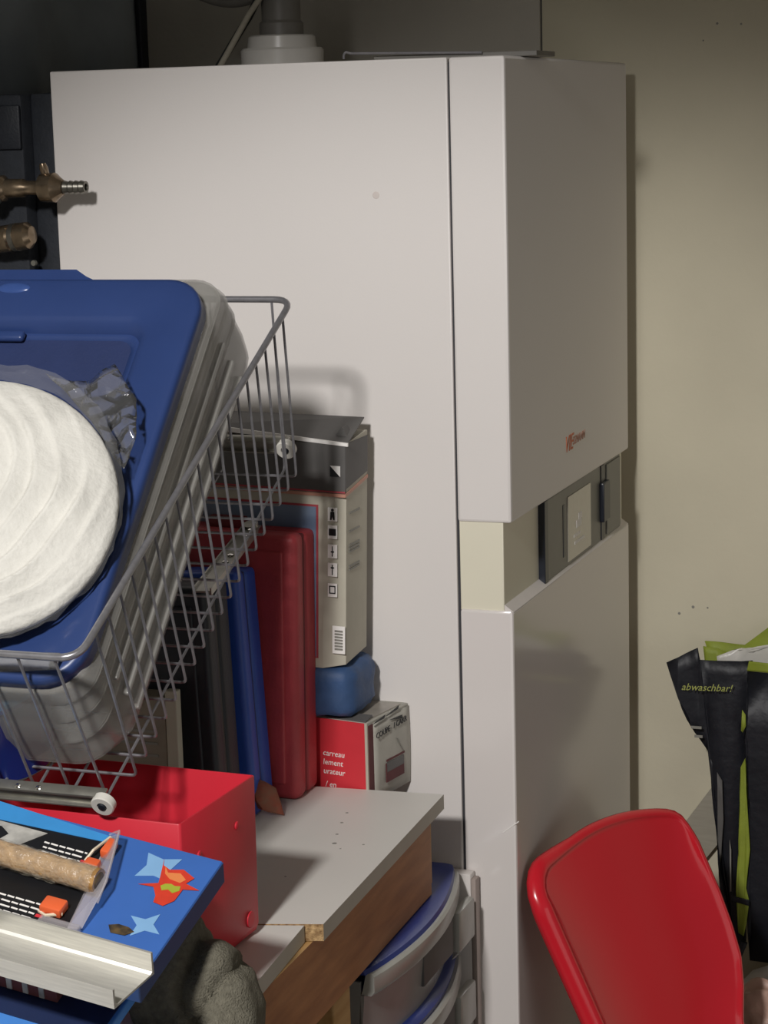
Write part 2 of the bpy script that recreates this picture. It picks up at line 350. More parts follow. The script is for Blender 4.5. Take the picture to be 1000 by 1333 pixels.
# pipe group left of the boiler
pg = thing('insulated_pump_box', 'black foam insulation box left of the boiler behind the brass valves', 'pump box', (-0.70, 0.05, 1.25))
PO = Vector((-0.70, 0.05, 1.25))
q = B(); box(q, Vector((-0.795, -0.01, 0.95))-PO, Vector((-0.632, 0.12, 1.574))-PO, .006); link('foam_shell', q, M_blackfoam, pg, sm=True)
q = B(); box(q, Vector((-0.632, 0.012, 1.0))-PO, Vector((-0.598, 0.11, 1.574))-PO, .004); link('foam_flank', q, M_blackfoam, pg, sm=True)
q = B(); box(q, Vector((-0.70, -0.016, 1.505))-PO, Vector((-0.633, -0.0105, 1.56))-PO, .002); link('cover_plate', q, M_blackcase, pg, sm=True)
v = thing('brass_drain_valve', 'brass drain valve with ridged hose tail poking over the boiler side', 'valve', (-0.655, -0.045, 1.4575))
q = B(); lathe(q, [(-.04, 0), (-.04, .013), (-.012, .0145), (-.006, .0165), (.012, .0165), (.016, .012), (.040, .0115), (.044, .009), (.062, .009)], (0, 0, 0), (1, 0, 0), 20); link('valve_body', q, M_brass, v, sm=True)
q = B(); lathe(q, [(.062, .010), (.066, .0175), (.084, .0185), (.091, .0125), (.096, .009)], (0, 0, 0), (1, 0, 0), 16); link('union_nut', q, M_brass, v, sm=True, ang=25)
pr_ = [(.094, .0065)]
for k in range(4): pr_ += [(.098+k*.0075, .0085), (.1035+k*.0075, .0070)]
q = B(); lathe(q, pr_ + [(.127, .0075), (.127, .0045), (.118, .004), (.118, 0)], (0, 0, 0), (1, 0, 0), 18); link('hose_tail', q, M_steelpipe, v, sm=True, ang=20)
q = B(); tube(q, [(.072, 0, .014), (.071, -.003, .024), (.070, -.004, .030)], [.005, .0055, .004], 10); link('lever', q, M_brass, v, sm=True)
q = B(); lathe(q, [(0, .011), (.012, .0095), (.016, .008), (.016, 0)], (.0, -.004, -.010), (0.2, -1, -.35), 14); link('spindle_cap', q, M_steelpipe, v, sm=True)
v2 = thing('brass_ball_valve', 'brass ball valve with red band on the black box, below the drain valve', 'valve', (-0.66, -0.045, 1.393))
q = B(); lathe(q, [(-.05, 0), (-.05, .014), (-.004, .0155), (.004, .017), (.022, .017), (.026, .0145), (.034, .0175), (.048, .017), (.054, .011), (.056, 0)], (0, 0, 0), (1, 0, .12), 20); link('valve_body', q, M_brass, v2, sm=True, ang=25)
q = B(); lathe(q, [(.026, .0175), (.033, .0178), (.033, .0165), (.026, .0165)], (0, 0, 0), (1, 0, .12), 20); link('sealing_ring', q, M_steelpipe, v2, sm=True)
q = B(); lathe(q, [(-.03, .0162), (-.012, .0165), (-.012, .0150), (-.03, .0150)], (0, 0, 0), (1, 0, .12), 20); link('colour_band', q, M_redhandle, v2, sm=True)
q = B(); lathe(q, [(0, .004), (.004, .0035), (.004, 0)], (.036, .033, -.031), (0, -1, 0), 10); link('screw_head', q, M_rail, v2, sm=True)

# translucent sheet hanging on the left wall
q = B()
grid(q, lambda u, v_: (-0.785 + .010*math.sin(u*22) + .006*math.sin(u*9+v_*3), -0.35+u*.985, 1.55+v_*.80), 60, 6)
o = link('plastic_sheet', q, M_sheet, sm=True); solid(o, .001)
tag(o, 'smoky dark plastic sheet hanging on the left wall above the pump box', 'sheet')
q = B(); box(q, (-0.797, 0.632, 1.2), (-0.775, 0.656, 2.38), .003)
tag(link('corner_conduit', q, M_blackcase), 'dark vertical conduit in the room corner left of the boiler', 'conduit')

# ------------------------------------------------------------------ the workbench
wbn = thing('workbench', 'wooden workbench with white melamine boards standing beside the boiler', 'workbench', (-0.45, -0.6, 0.0))
WO = Vector((-0.45, -0.6, 0.0))
def mkboard(name, pts, z0, z1):
    q = B(); vs = prism(q, [Vector((x, y, z0))-WO for x, y in pts], (0, 0, z1-z0))
    q.faces.ensure_lookup_table()
    bmesh.ops.recalc_face_normals(q, faces=q.faces)
    for f in q.faces:
        n = f.normal
        f.material_index = 0 if abs(n.z) > .5 else (1 if n.x > .5 else 2)
    return link(name, q, [M_melamine, M_edge, M_chip], wbn)
mkboard('top_board', [(-0.0621, -0.0935), (-0.80, -0.145), (-0.80, -0.735), (-0.1074, -0.5455), (-0.0464, -0.5285)], .712, .730)
mkboard('top_board', [(-0.0642, -0.5362), (-0.11, -0.5485), (-0.80, -0.7385), (-0.80, -1.35), (-0.047, -1.35), (-0.0524, -.6898)], .7115, .7295)
# side rail with a higher notch over the drawer tower
q = B(); loft(q, [[Vector((x, y, z))-WO for x, z in ((xf-.022, .711), (xf, .711), (xf, .621), (xf-.022, .621))] for y, xf in ((-.1405, -.0640), (-.54, -.0575), (-1.34, -.0470))])
bmesh.ops.recalc_face_normals(q, faces=q.faces)
for f in q.faces: f.material_index = 1 if f.normal.z > .5 else 0
link('side_rail', q, [M_wood, M_pine], wbn)
q = B(); box(q, Vector((-0.80, -0.1390, .640))-WO, Vector((-0.087, -0.1180, .7105))-WO, .001); link('rear_rail', q, M_wood, wbn)
q = B(); box(q, Vector((-0.086, -0.1395, .632))-WO, Vector((-0.0655, -0.1330, .7105))-WO, .001); link('end_strip', q, M_pine, wbn)
q = B(); box(q, Vector((-0.80, -0.092, .7095))-WO, Vector((-0.150, -0.004, .7115))-WO); link('rear_ledge', q, M_pine, wbn)
for y0 in (-.52, -1.32):
    for x0 in (-.155, -.78):
        q = B(); box(q, Vector((x0, y0, 0))-WO, Vector((x0+.045, y0+.05, .7085))-WO, .002); link('leg', q, M_pine, wbn)
q = B(); box(q, Vector((-0.077, -0.545, .7095-.0012))-WO, Vector((-0.0755, -.70, .7090))-WO); q.free()
# stain spots on the top
q = B()
for x, y, s in ((-.125, -.295, .003), (-.1335, -.265, .002), (-.143, -.225, .0022), (-.112, -.31, .0012), (-.092, -.29, .0016), (-.137, -.41, .0014), (-.15, -.19, .002)):
    lathe(q, [(0, s), (.0003, s*.8), (.0004, 0)], Vector((x, y, .730))-WO, (0, 0, 1), 8)
o = link('stain_spots', q, M_greyprint, wbn); o['kind'] = 'stuff'

# plastic drawer tower beside it
tw = thing('drawer_tower', 'smoky plastic drawer tower with blue tops under the bench beside the boiler', 'drawers', (-0.22, -0.22, 0.0))
TO = Vector((-0.22, -0.22, 0.0))
Y0, Y1 = -.374, -.024
def bow(y, d=0.0):
    s = (y-Y0)/(Y1-Y0); xb = -.0585 + (-.0705+.0585)*s
    return xb + .0275*math.sin(math.pi*s)**.8 + d
def bow_ring(z, d, xb=-.40, inset=0.0, n=18):
    ys = [Y0+inset+(Y1-Y0-2*inset)*i/n for i in range(n+1)]
    return [Vector((bow(min(max(y, Y0), Y1), d), y, z))-TO for y in ys] + [Vector((xb, Y1-inset, z))-TO, Vector((xb, Y0+inset, z))-TO]
q = B(); loft(q, [bow_ring(.611, -.004), bow_ring(.616, -.006), bow_ring(.6195, -.016, inset=.006), bow_ring(.6195, -.03, inset=.02)]); link('lid', q, M_cobalt, tw, sm=True)
for k in range(5):
    zt = .612-.108*k
    # blue shelf edge, then a drawer with a bowed face, projecting lip and grip recess
    if k:
        q = B(); loft(q, [bow_ring(zt-.004, -.006), bow_ring(zt+.006, -.004), bow_ring(zt+.012, -.012)]); link('shelf', q, M_cobalt, tw, sm=True)
    dr = None; zs = zt-.012
    q = B(); n = 18; ys = [Y0+.006+(Y1-Y0-.012)*i/n for i in range(n+1)]
    # front face of drawer (solid walls)
    outer = lambda z, d: [Vector((bow(y, d), y, z))-TO for y in ys]
    inner = lambda z, d: [Vector((bow(y, d), y, z))-TO for y in reversed(ys)]
    loft(q, [outer(zt-.100, -.016)+inner(zt-.100, -.020), outer(zt-.026, -.010)+inner(zt-.026, -.014)])
    box(q, Vector((-.38, Y0+.006, zt-.10))-TO, Vector((bow(Y0)-.012, Y0+.010, zs))-TO)
    box(q, Vector((-.38, Y1-.010, zt-.10))-TO, Vector((bow(Y1)-.012, Y1-.006, zs))-TO)
    box(q, Vector((-.38, Y0+.006, zt-.102))-TO, Vector((-.062, Y1-.006, zt-.099))-TO)
    box(q, Vector((-.384, Y0+.006, zt-.10))-TO, Vector((-.38, Y1-.006, zs))-TO)
    dr = link('drawer', q, M_drawer, tw, sm=True)
    q = B(); loft(q, [outer(zt-.027, -.002)+inner(zt-.027, -.014), outer(zt-.022, .002)+inner(zt-.022, -.012), outer(zt-.004, .002)+inner(zt-.004, -.008), outer(zt-.001, -.001)+inner(zt-.001, -.006)])
    link('lip', q, M_drawerlip, dr, sm=True)
    ym = (Y0+Y1)/2+.03
    q = B(); box(q, Vector((bow(ym)-.016, ym-.055, zt-.074))-TO, Vector((bow(ym)-.0075, ym+.055, zt-.030))-TO, .003); link('grip_recess', q, M_carddark, dr, sm=True)
    q = B(); box(q, Vector((bow(ym)-.016, ym+.068, zt-.080))-TO, Vector((bow(ym)-.004, ym+.13, zt-.028))-TO, .004); link('label_window', q, M_drawerlip, dr, sm=True)
q = B(); box(q, Vector((-.395, Y0, 0))-TO, Vector((-.388, Y1, .610))-TO); link('back_panel', q, M_drawer, tw)
q = B(); box(q, Vector((-.395, Y0+.004, 0))-TO, Vector((-.07, Y1-.004, .085))-TO, .004); link('base', q, M_cobalt, tw, sm=True)
# white panel against the boiler
pn = thing('lacquered_board', 'narrow white lacquered board with taupe edge standing between drawers and boiler', 'board', (-0.09, -0.012, 0))
q = B(); box(q, (-.06, -.009, 0), (.036, .009, .604), .0015); link('panel', q, M_whiteboard, pn, sm=True)
q = B(); box(q, (.0362, -.009, 0), (.0425, .007, .598), .001); link('edge_strip', q, M_taupe, pn, sm=True)
# pine offcut under the bench
q = B(); box(q, (-0.0795, -0.475, 0.30), (-0.060, -0.425, .62), .002)
tag(link('pine_offcut', q, M_pine), 'pale pine offcut standing under the bench rail by the drawers', 'wood')
q = B(); box(q, (-0.105, -0.474, 0.0), (-0.0775, -0.43, .555), .002); q.free()

# ------------------------------------------------------------------ things on the bench, by the boiler
# tile cutter box
sb = thing('tile_cutter_box', 'battered red and grey cardboard box at the bench end against the boiler', 'box', (-0.1557, -0.1, 0.7118), rotq('Z', -10))
W_, D_, H_ = .105, .101, .102
q = B(); box(q, (-W_, 0, 0), (0, D_, H_), .0012); link('carton', q, M_cardside, sb)
q = B(); box(q, (-W_, -.0012, .001), (-.0025, .0002, H_-.001)); link('red_front', q, M_redcard, sb)
q = B(); box(q, (-.0030, -.0016, .001), (.0004, .0006, H_-.0005)); link('worn_edge', q, M_card, sb)
q = B(); box(q, (-W_, .004, H_), (-.004, D_-.012, H_+.0012)); link('tape', q, M_tape, sb)
q = B(); prism(q, [(-W_, 0, H_+.0002), (-.002, 0, H_+.0002), (-.003, .018, H_+.004), (-W_, .018, H_+.0022)], (0, 0, .0012)); link('top_flap', q, M_carddark, sb)
q = B(); grid(q, lambda u, v_: (.0012 + .0035*math.sin(math.pi*v_)*math.sin(math.pi*u*.9) , .012+u*(D_-.013), .001+v_*(H_-.004)), 8, 8); o = link('side_flap', q, M_cardside, sb, sm=True); solid(o, .001)
fx = lambda z, y: .0065
for tline, z in (('carreau', .0545), ('lement', .0430), ('urateur', .0315), ('/ en', .0150)):
    x0 = -.0635 if tline != '/ en' else -.061
    text('lettering', tline, .0102, frame((x0, -.0014, z), (1, 0, 0), (0, 0, 1)), M_whiteprint, sb, .1)
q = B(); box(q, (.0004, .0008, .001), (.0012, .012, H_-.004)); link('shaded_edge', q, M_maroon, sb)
text('lettering', 'COUPE', .0105, frame((.0054, .012, .079), (0, 1, .06), (0, 0, 1)), M_blackprint, sb, 0)
text('lettering', '/ CARR', .0105, frame((.0054, .055, .0815), (0, 1, .06), (0, 0, 1)), M_blackprint, sb, 0)
q = B(); box(q, (.0046, .034, .018), (.0056, .078, .042)); box(q, (.0046, .036, .044), (.0056, .080, .0465)); link('picture', q, M_maroon, sb)
q = B(); box(q, (.0046, .036, .031), (.0059, .077, .0425)); link('picture_upper', q, M_carddark, sb)
q = B(); tube(q, [(.0052, .078, .047), (.0055, .066, .062), (.0055, .062, .068)], .0008, 6); link('picture_lever', q, M_greyprint, sb)
q = B()
for y, z, dz in ((.006, .099, .004), (.040, .101, .007), (.048, .094, -.010)):
    prism(q, [(.0035, y, z), (.0040, y+.030, z+dz*.4+.003), (.0036, y+.028, z+dz*.4-.001)], (.0010, 0, 0))
link('tear', q, M_blackprint, sb)

# navy bag lying on it
q = B()
def puff(lo, hi, nu=14, k=3.2, amp=.004, seed=0.0):
    """rounded cushion-like block with noise"""
    r = bmesh.ops.create_uvsphere(q, u_segments=28, v_segments=18, radius=1.0)
    c = (Vector(lo)+Vector(hi))/2; h = (Vector(hi)-Vector(lo))/2
    for v_ in r['verts']:
        p = v_.co.copy(); m = (abs(p.x)**k+abs(p.y)**k+abs(p.z)**k)**(1/k); p /= m
        nz = noise.noise(p*2.3+Vector((seed, seed*2, 0)))
        v_.co = Vector((c.x+p.x*h.x, c.y+p.y*h.y, c.z+p.z*h.z)) + p*amp*nz
puff((-.30, -.108, .8185), (-.172, -.012, .8805), amp=.003, k=9)
tag(link('navy_pouch', q, M_navy, sm=True, ang=80), 'navy blue nylon pouch squashed between the picture box and the small red box', 'pouch')

# picture carton (power tool) with icons
db = thing('tool_carton', 'tall grey cardboard carton with blue picture and icons leaning on the boiler', 'box', (-0.1810, -0.104, 0.8790), rotq('Y', 1.9))
H = .276; DW = .20; DD = .075
q = B(); prism(q, [(-DW, 0, 0), (-.028, 0, 0), (0, 0.004, .006), (0, DD, .012), (-DW, DD, .012)], (0, 0, H-.006)); link('carton', q, M_card, db)
q = B(); box(q, (-DW, -.0008, .216), (0.0004, .0008, H-.001)); prism(q, [(0.0002, 0, .221), (0.0002, DD, .232), (.0002, DD, H), (.0002, 0, H)], (.0006, 0, 0)); link('dark_band', q, M_carddark, db)
q = B(); box(q, (-DW, -.0016, .2115), (.0004, .0002, .2155)); prism(q, [(0.0002, -.001, .2115), (.0002, DD, .2235), (.0002, DD, .2275), (.0002, -.001, .2155)], (.0010, 0, 0)); link('copper_line', q, M_copperline, db)
q = B(); box(q, (-DW, -.0013, .2165), (.0004, .0002, .2185)); link('red_line', q, M_redline, db)
q = B(); box(q, (-DW, -.0010, .012), (-.034, .0002, .2005)); link('red_border', q, M_redline, db)
q = B(); box(q, (-DW, -.0014, .014), (-.0365, .0002, .198)); link('blue_picture', q, M_cardpic, db)
q = B(); prism(q, [(-DW, -.002, H-.003+.012), (.004, -.002, H-.003), (.004, -.002, H+.001), (-DW, -.002, H+.001+.014)], (0, .003, 0)); link('flap_edge', q, M_whiteprint, db)
q = B(); prism(q, [(-DW, .001, H+.010), (.002, .001, H-.002), (-.004, DD, H+.020), (-DW, DD, H+.018)], (0, 0, .0015)); link('top_flap', q, M_carddark, db)
q = B(); prism(q, [(-.022, .02, H+.004), (-.012, .02, H+.017), (-.004, .02, H+.003)], (0, .018, 0)); link('torn_corner', q, M_carddark, db)
for k, z in enumerate((.182, .1605, .137, .1145, .0895)):
    q = B(); box(q, (-.0215, -.0012, z), (-.0095, .0002, z+.0165)); ic = link('icon_tile', q, M_whiteprint, db)
    q = B(); cx = -.0155
    if k == 0:
        lathe(q, [(0, .0019), (.0006, .0017), (.0006, 0)], (cx, -.0013, z+.0135), (0, -1, 0), 10)
        prism(q, [(cx-.003, -.0013, z+.0015), (cx-.0012, -.0013, z+.0015), (cx, -.0013, z+.0055), (cx+.0012, -.0013, z+.0015), (cx+.003, -.0013, z+.0015), (cx+.0024, -.0013, z+.0115), (cx-.0024, -.0013, z+.0115)], (0, -.0006, 0))
    elif k == 1: box(q, (cx-.0045, -.0020, z+.004), (cx+.0045, -.0012, z+.0125), .0007)
    elif k in (2, 3):
        box(q, (cx-.0006, -.0018, z+.002), (cx+.0006, -.0012, z+.0145)); box(q, (cx-.002, -.0018, z+.007+.003*(k-2)), (cx+.0022, -.0012, z+.0085+.003*(k-2)))
    else:
        for a in ((cx-.004, z+.004, cx+.004, z+.0052), (cx-.004, z+.0125, cx+.004, z+.0137), (cx-.004, z+.004, cx-.0028, z+.0137), (cx+.0028, z+.004, cx+.004, z+.0137)): box(q, (a[0], -.0018, a[1]), (a[2], -.0012, a[3]))
    link('pictogram', q, M_blackprint, ic)
q = B()
for z in (.185, .163, .146, .142, .138, .120, .116):
    box(q, (.0002, .012, z+.004), (.0010, .048, z+.0062))
link('small_print', q, M_greyprint, db)
q = B(); box(q, (-.0155, -.0012, .020), (.0006, .0002, .054)); bc = link('barcode_tile', q, M_whiteprint, db)
q = B()
for k in range(7): box(q, (-.0125, -.0018, .0245+k*.0037), (-.002, -.001, .0268+k*.0037))
link('barcode', q, M_greyprint, bc)
q = B(); prism(q, [(-.0185, -.0013, .249), (-.0055, -.0013, .236), (-.0055, -.0013, .249)], (0, -.0006, 0)); link('white_mark', q, M_whiteprint, db)
q = B(); prism(q, [(-.0185, -.0013, .249), (-.0185, -.0013, .236), (-.0055, -.0013, .236)], (0, -.0006, 0)); link('black_mark', q, M_blackprint, db)

# three tool cases standing in a row
def toolcase(name, label, org, w, d, h, m, seam_m, ridge, lean=0.0, rz=0.0):
    rq = (Matrix.Rotation(math.radians(rz), 4, 'Z') @ Matrix.Rotation(math.radians(lean), 4, 'Y')).to_quaternion()
    t = thing(name, label, 'case', org, rq, None)
    q = B(); box(q, (-w, 0, 0), (0, d*.44, h), ridge, 4); link('front_shell', q, m, t, sm=True, ang=50)
    q = B(); box(q, (-w, d*.50, 0), (-.001, d, h-.003), ridge*.8, 4); link('rear_shell', q, m, t, sm=True, ang=50)
    q = B(); box(q, (-w+.003, d*.40, .003), (-.0035, d*.54, h-.004), .002); link('seam', q, seam_m, t, sm=True)
    q = B(); box(q, (-w+.02, -.0025, .02), (-.016, .006, h-.02), .003, 3); link('raised_field', q, m, t, sm=True, ang=50)
    q = B(); box(q, (-w*.62, d*.34, h-.004), (-w*.38, d*.60, h+.012), .003); link('handle', q, seam_m, t, sm=True)
    return t
toolcase('tool_case', 'dark red plastic tool case standing upright in front of the carton', (-0.2200, -0.168, 0.7302), .20, .068, .325, M_redcase, mat('seam_red', '#6e2126', .6), .010, 1.2, 0)
toolcase('tool_case', 'cobalt blue plastic tool case standing between the red and black cases', (-0.2460, -0.236, 0.7302), .20, .060, .292, M_bluecase, mat('seam_blue', '#2b3563', .6), .008, -2.8, 0)
toolcase('tool_case', 'black plastic tool case standing frontmost in the row of cases', (-0.2560, -0.312, 0.7302), .19, .068, .290, M_blackcase, M_bronzecase, .008, -2.0, 0)
bx = thing('beige_carton', 'small grey-beige carton standing left of the black case, behind the red box', 'box', (-0.2870, -0.350, 0.7302), None)
q = B(); box(q, (-.13, 0, 0), (-.0145, .030, .172), .001); link('carton', q, M_beigecard, bx)
q = B(); box(q, (-.014, -.001, 0), (0, .012, .180), .0015); link('spine', q, M_card, bx)
q = B()
for k in range(6): box(q, (-.11, -.0008, .06+k*.014), (-.025, .0002, .063+k*.014))
link('print_lines', q, M_greyprint, bx)

# torn rust-coloured scrap
q = B()
P = [(-0.2760, -0.215, .768), (-0.254, -0.222, .774), (-0.2290, -0.214, .762), (-0.2165, -0.222, .7315), (-0.238, -0.232, .7380), (-0.272, -0.218, .7450)]
vs = [q.verts.new(p) for p in P]; cvt = q.verts.new((-0.246, -0.232, .752))
for i in range(6): q.faces.new((vs[i], vs[(i+1) % 6], cvt))
bmesh.ops.subdivide_edges(q, edges=q.edges[:], cuts=3, use_grid_fill=True)
for v_ in q.verts: v_.co += Vector((0, .004*noise.noise(v_.co*90), .002*noise.noise(v_.co*70+Vector((3, 1, 2))))) if v_.co.z > .735 else Vector((0, 0, 0))
o = link('paper_scrap', q, M_rust, sm=True); solid(o, .0012)
tag(o, 'crumpled rust-brown paper scrap at the foot of the red tool case', 'scrap')

# ------------------------------------------------------------------ red metal box in front
rb = thing('red_box', 'open red bin with rounded foot on the bench under the wire basket', 'bin', (-0.1070, -0.7225, 0.7300), rotq('Z', -2.4))
q = B(); RH = .163; RL = .215; RD = .160
ring = lambda z, i: [Vector((x, y, z)) for x, y in rrect(-RL+i, -i, i, RD-i, max(.001, .003-i*.3), 2)]
loft(q, [ring(0, .007), ring(.003, .003), ring(.010, .0008), ring(RH-.001, 0), ring(RH, .0006), ring(RH, .0020), ring(RH-.001, .0026), ring(.0045, .0035)]); link('body', q, M_redbox, rb, sm=True, ang=50)
for y, z in ((.035, .122), (.115, .125), (.075, .085)):
    q = B(); lathe(q, [(0, .0045), (.0012, .0038), (.0018, .002), (.0018, 0)], (0, y, z), (1, 0, 0), 14); link('rivet', q, M_redbox, rb, sm=True)
q = B(); lathe(q, [(0, .0085), (.0010, .008), (.0014, .005), (.0008, .0)], (-.0003, .138, .020), (1, 0, 0), 18); link('foot_screw', q, M_redbox, rb, sm=True)

# ------------------------------------------------------------------ wire basket (tilted 27.5 degrees, leaning between the red box and the cases)
TH = 27.526
kb = thing('wire_basket', 'zinc wire drawer basket tilted steeply over the red box, holding plastic boxes', 'basket', (-0.1636, -0.7916, 1.0687), rotq('X', TH))
BW, BL, BD, I0, I1 = .46, .586, .176, .009, .070
q = B(); loop = corner([(0, -.006, 0), (0, BL, 0), (-BW, BL, 0), (-BW, -.006, 0)], .022, 6, True); loop.append(loop[0]); loop.append(loop[1])
tube(q, loop, .0036, 10, False); link('rim', q, M_wire, kb, sm=True)
NW = 19
for k in range(NW):
    s = (k+.5)/NW; yt = .018+s*(BL-.036); yb = I0+.004 + s*(BL-I0-I1-.008)
    q = B(); tube(q, corner([(0, yt, .001), (-.004, yb, -BD), (-BW+.004, yb, -BD), (-BW, yt, .001)], .005, 3), .00155, 6)
    link('cross_wire', q, M_wire, kb, sm=True)
for k in range(12):
    x = -.0245-k*.0375
    ends = [(x, -.006, .001), (x, -.002, -BD-.0031), (x, BL-I1, -BD-.0031), (x, BL, .001)]
    if k % 2: ends = [(x, -.006, .001), (x, -.002, -BD-.0031), (x, I0+.036, -BD-.0031)]
    q = B(); tube(q, corner(ends, .006, 3), .00155, 6)
    link('long_wire', q, M_wire, kb, sm=True)
q = B(); tube(q, corner([(-.002, .002, -.03), (-.003, .006, -.17)], .01, 2), .0016, 6); q.free()
def runner(parent, y, z, x1, x0, name='runner'):
    q = B(); box(q, (x0, y-.004, z-.008), (x1-.008, y+.002, z+.008), .001); box(q, (x0, y-.008, z+.005), (x1-.006, y+.004, z+.0085), .0008); box(q, (x0, y-.008, z-.0085), (x1-.020, y+.002, z-.006), .0008)
    r = link(name, q, M_rail, parent, sm=True)
    q = B(); lathe(q, [(-.004, 0), (-.004, .0105), (-.003, .0115), (.004, .0115), (.005, .0105), (.005, .005), (.003, .0045), (.003, 0)], (x1-.008, y-.007, z-.001), (0, -1, 0), 24); rl = link('roller', q, M_roller, r, sm=True)
    q = B(); lathe(q, [(0, .0042), (.0025, .0036), (.003, 0)], (x1-.008, y-.0105, z-.001), (0, -1, 0), 14); link('axle', q, M_blackcase, r, sm=True)
    for dx in (.075, .097):
        q = B(); lathe(q, [(0, .0032), (.002, .0028), (.0028, .001), (.0028, 0)], (x1-dx, y-.004, z+.0078), (0, -.4, 1), 12); link('rivet', q, M_chrome, r, sm=True)
    return r
runner(kb, -.0125, -BD+.0080, -.009, -.42)
runner(kb, BL-I1+.022, -BD+.015, -.016, -.42)

# blue lid and translucent box lying in the basket; local: x left, s up the slope, z out of the slope
TL = 46.188
def lidframe(off=0.0):
    return (-0.1866, -0.5986-off*math.sin(math.radians(TL)), 1.2121+off*math.cos(math.radians(TL)))
tb = thing('translucent_storage_box', 'cloudy translucent storage box lying in the basket behind the blue lid', 'storage box', lidframe(), rotq('X', TL))
def sring(z, ri, y0, y1, r): return [Vector((x, y, z)) for x, y in rrect(-.40, -ri, y0, y1, r, 6)]
q = B()
prof = [(-.014, .002, -.247, .205, .035), (-.020, .000, -.248, .222, .035), (-.034, -.003, -.250, .250, .035), (-.036, .000, -.250, .250, .035), (-.058, .000, -.256, .262, .035), (-.060, .003, -.256, .262, .035),
        (-.086, .003, -.263, .266, .035), (-.088, .006, -.263, .266, .035), (-.122, .006, -.266, .266, .035), (-.146, .007, -.240, .262, .035), (-.158, .012, -.200, .250, .035), (-.165, .024, -.160, .232, .035)]
loft(q, [sring(*p) for p in prof], cap0=False, cap1=True); o = link('tub', q, M_trans, tb, sm=True, ang=22); solid(o, .0022, 1)
q = B(); prism(q, [(-.004, .16, -.05), (-.004, .195, -.05), (-.004, .195, -.085), (-.004, .16, -.085)], (.0035, 0, 0)); link('embossed_panel', q, M_trans, tb)
for dz in (-.046, -.074, -.104, -.132):
    q = B(); box(q, (-.006, -.20, dz-.0028), (.0022, .20, dz+.0028), .0018); link('rib', q, M_trans, tb, sm=True)
bl = thing('blue_box_lid', 'large dark blue storage box lid with sunken centre leaning in the basket', 'lid', lidframe(.002), rotq('X', TL))
def lring(z, i, r, x0=-.40, x1=.004, y0=-.247, y1=.226): return [Vector((x, y, z)) for x, y in rrect(x0+i, x1-i, y0+i, y1-i, r, 7)]
q = B()
loft(q, [lring(-.020, 0, .045), lring(-.004, .0, .045), lring(-.001, .002, .043), lring(0, .006, .040), lring(0, .018, .034), lring(-.001, .048, .026), lring(-.004, .056, .022), lring(-.016, .062, .018), lring(-.0165, .070, .016)], cap0=False, cap1=False)
o = link('lid_panel', q, M_bluelid, bl, sm=True, ang=50); solid(o, .002, -1)
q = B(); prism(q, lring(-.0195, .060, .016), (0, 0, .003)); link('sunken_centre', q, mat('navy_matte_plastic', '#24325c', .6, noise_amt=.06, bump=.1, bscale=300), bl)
q = B(); tp = [(-.40+.03, .22), (-.120, .22), (-.138, .2285), (-.152, .2375), (-.37, .2375)]
prism(q, [Vector((x, y, -.010)) for x, y in tp], (0, 0, .009)); link('handle_tab', q, M_bluelid, bl)
q = B(); r_ = bmesh.ops.create_uvsphere(q, u_segments=16, v_segments=8, radius=1); bmesh.ops.transform(q, matrix=Matrix.Translation((-.217, .212, .0)) @ Matrix.Diagonal((.019, .007, .0022, 1)), verts=r_['verts']); link('thumb_notch', q, mat('blue_plastic_light', '#37508a', .3), bl, sm=True)
q = B(); box(q, (-.245, .150, -.014), (-.190, .162, -.006), .0035, 3); link('raised_bar', q, M_bluelid, bl, sm=True)
# blue bucket inside the near end
q = B(); lathe(q, [(0, 0), (0, .040), (.085, .052), (.088, .055), (.093, .055), (.093, .050), (.085, .048), (.004, .037), (.004, 0)], (0, 0, 0), (0, 0, 1), 36)
bk = thing('blue_bucket', 'small blue plastic tub with turquoise rim in the basket below the lid', 'tub', (-0.312, -0.6620, 0.925), rotq('X', 22))
link('tub_body', q, M_cobalt, bk, sm=True)
q = B(); lathe(q, [(.0925, .0555), (.097, .056), (.0985, .053), (.0945, .0495)], (0, 0, 0), (0, 0, 1), 36); link('tub_rim', q, M_sky2, bk, sm=True)

# white crepe lantern in film
dn = Vector((0.28, -0.80, 0.53)).normalized()
DC = Vector((-0.3065, -0.7080, 1.1819))
Md = frame(DC, Vector((1, 0, 0)).cross(dn).cross(dn)*-1 if False else Vector((0.944, 0.33, 0)), Vector((0, 0, 1)))
zq = Vector((0, 0, 1)).rotation_difference(dn)
ln = thing('paper_lantern', 'round white folded crepe paper lantern wrapped in clear film', 'lantern', DC, zq)
q = B(); NR, NA = 90, 128; RR = .1305
rings = []
for i in range(NR+1):
    t_ = i/NR; r = RR*min(1, t_*1.0)
    row = []
    for k in range(NA):
        a = 2*math.pi*k/NA
        # folds: rings around a point left of the centre
        x, y = r*math.cos(a), r*math.sin(a)
        ph = math.hypot(x+.055, y-.020)*(1+.10*noise.noise(Vector((x*9, y*9, 1))))
        edge = (1-t_**4)
        fr_ = (ph*52+.5*noise.noise(Vector((x*14, y*14, 0)))) % 1.0; fold = (fr_/.14 if fr_ < .14 else ((1-fr_)/.86)**1.6)*(.55+.6*noise.noise(Vector((x*20+4, y*20, 0))))
        z = .020*math.sqrt(max(0, 1-t_**3)) + .0085*fold*edge + .006*noise.noise(Vector((x*22, y*22, 3)))*edge
        row.append((x, y, z))
    rings.append(row)
V = []
c0 = q.verts.new((0, 0, .022))
for row in rings[1:]: V.append([q.verts.new(p) for p in row])
for k in range(NA): q.faces.new((c0, V[0][k], V[0][(k+1) % NA]))
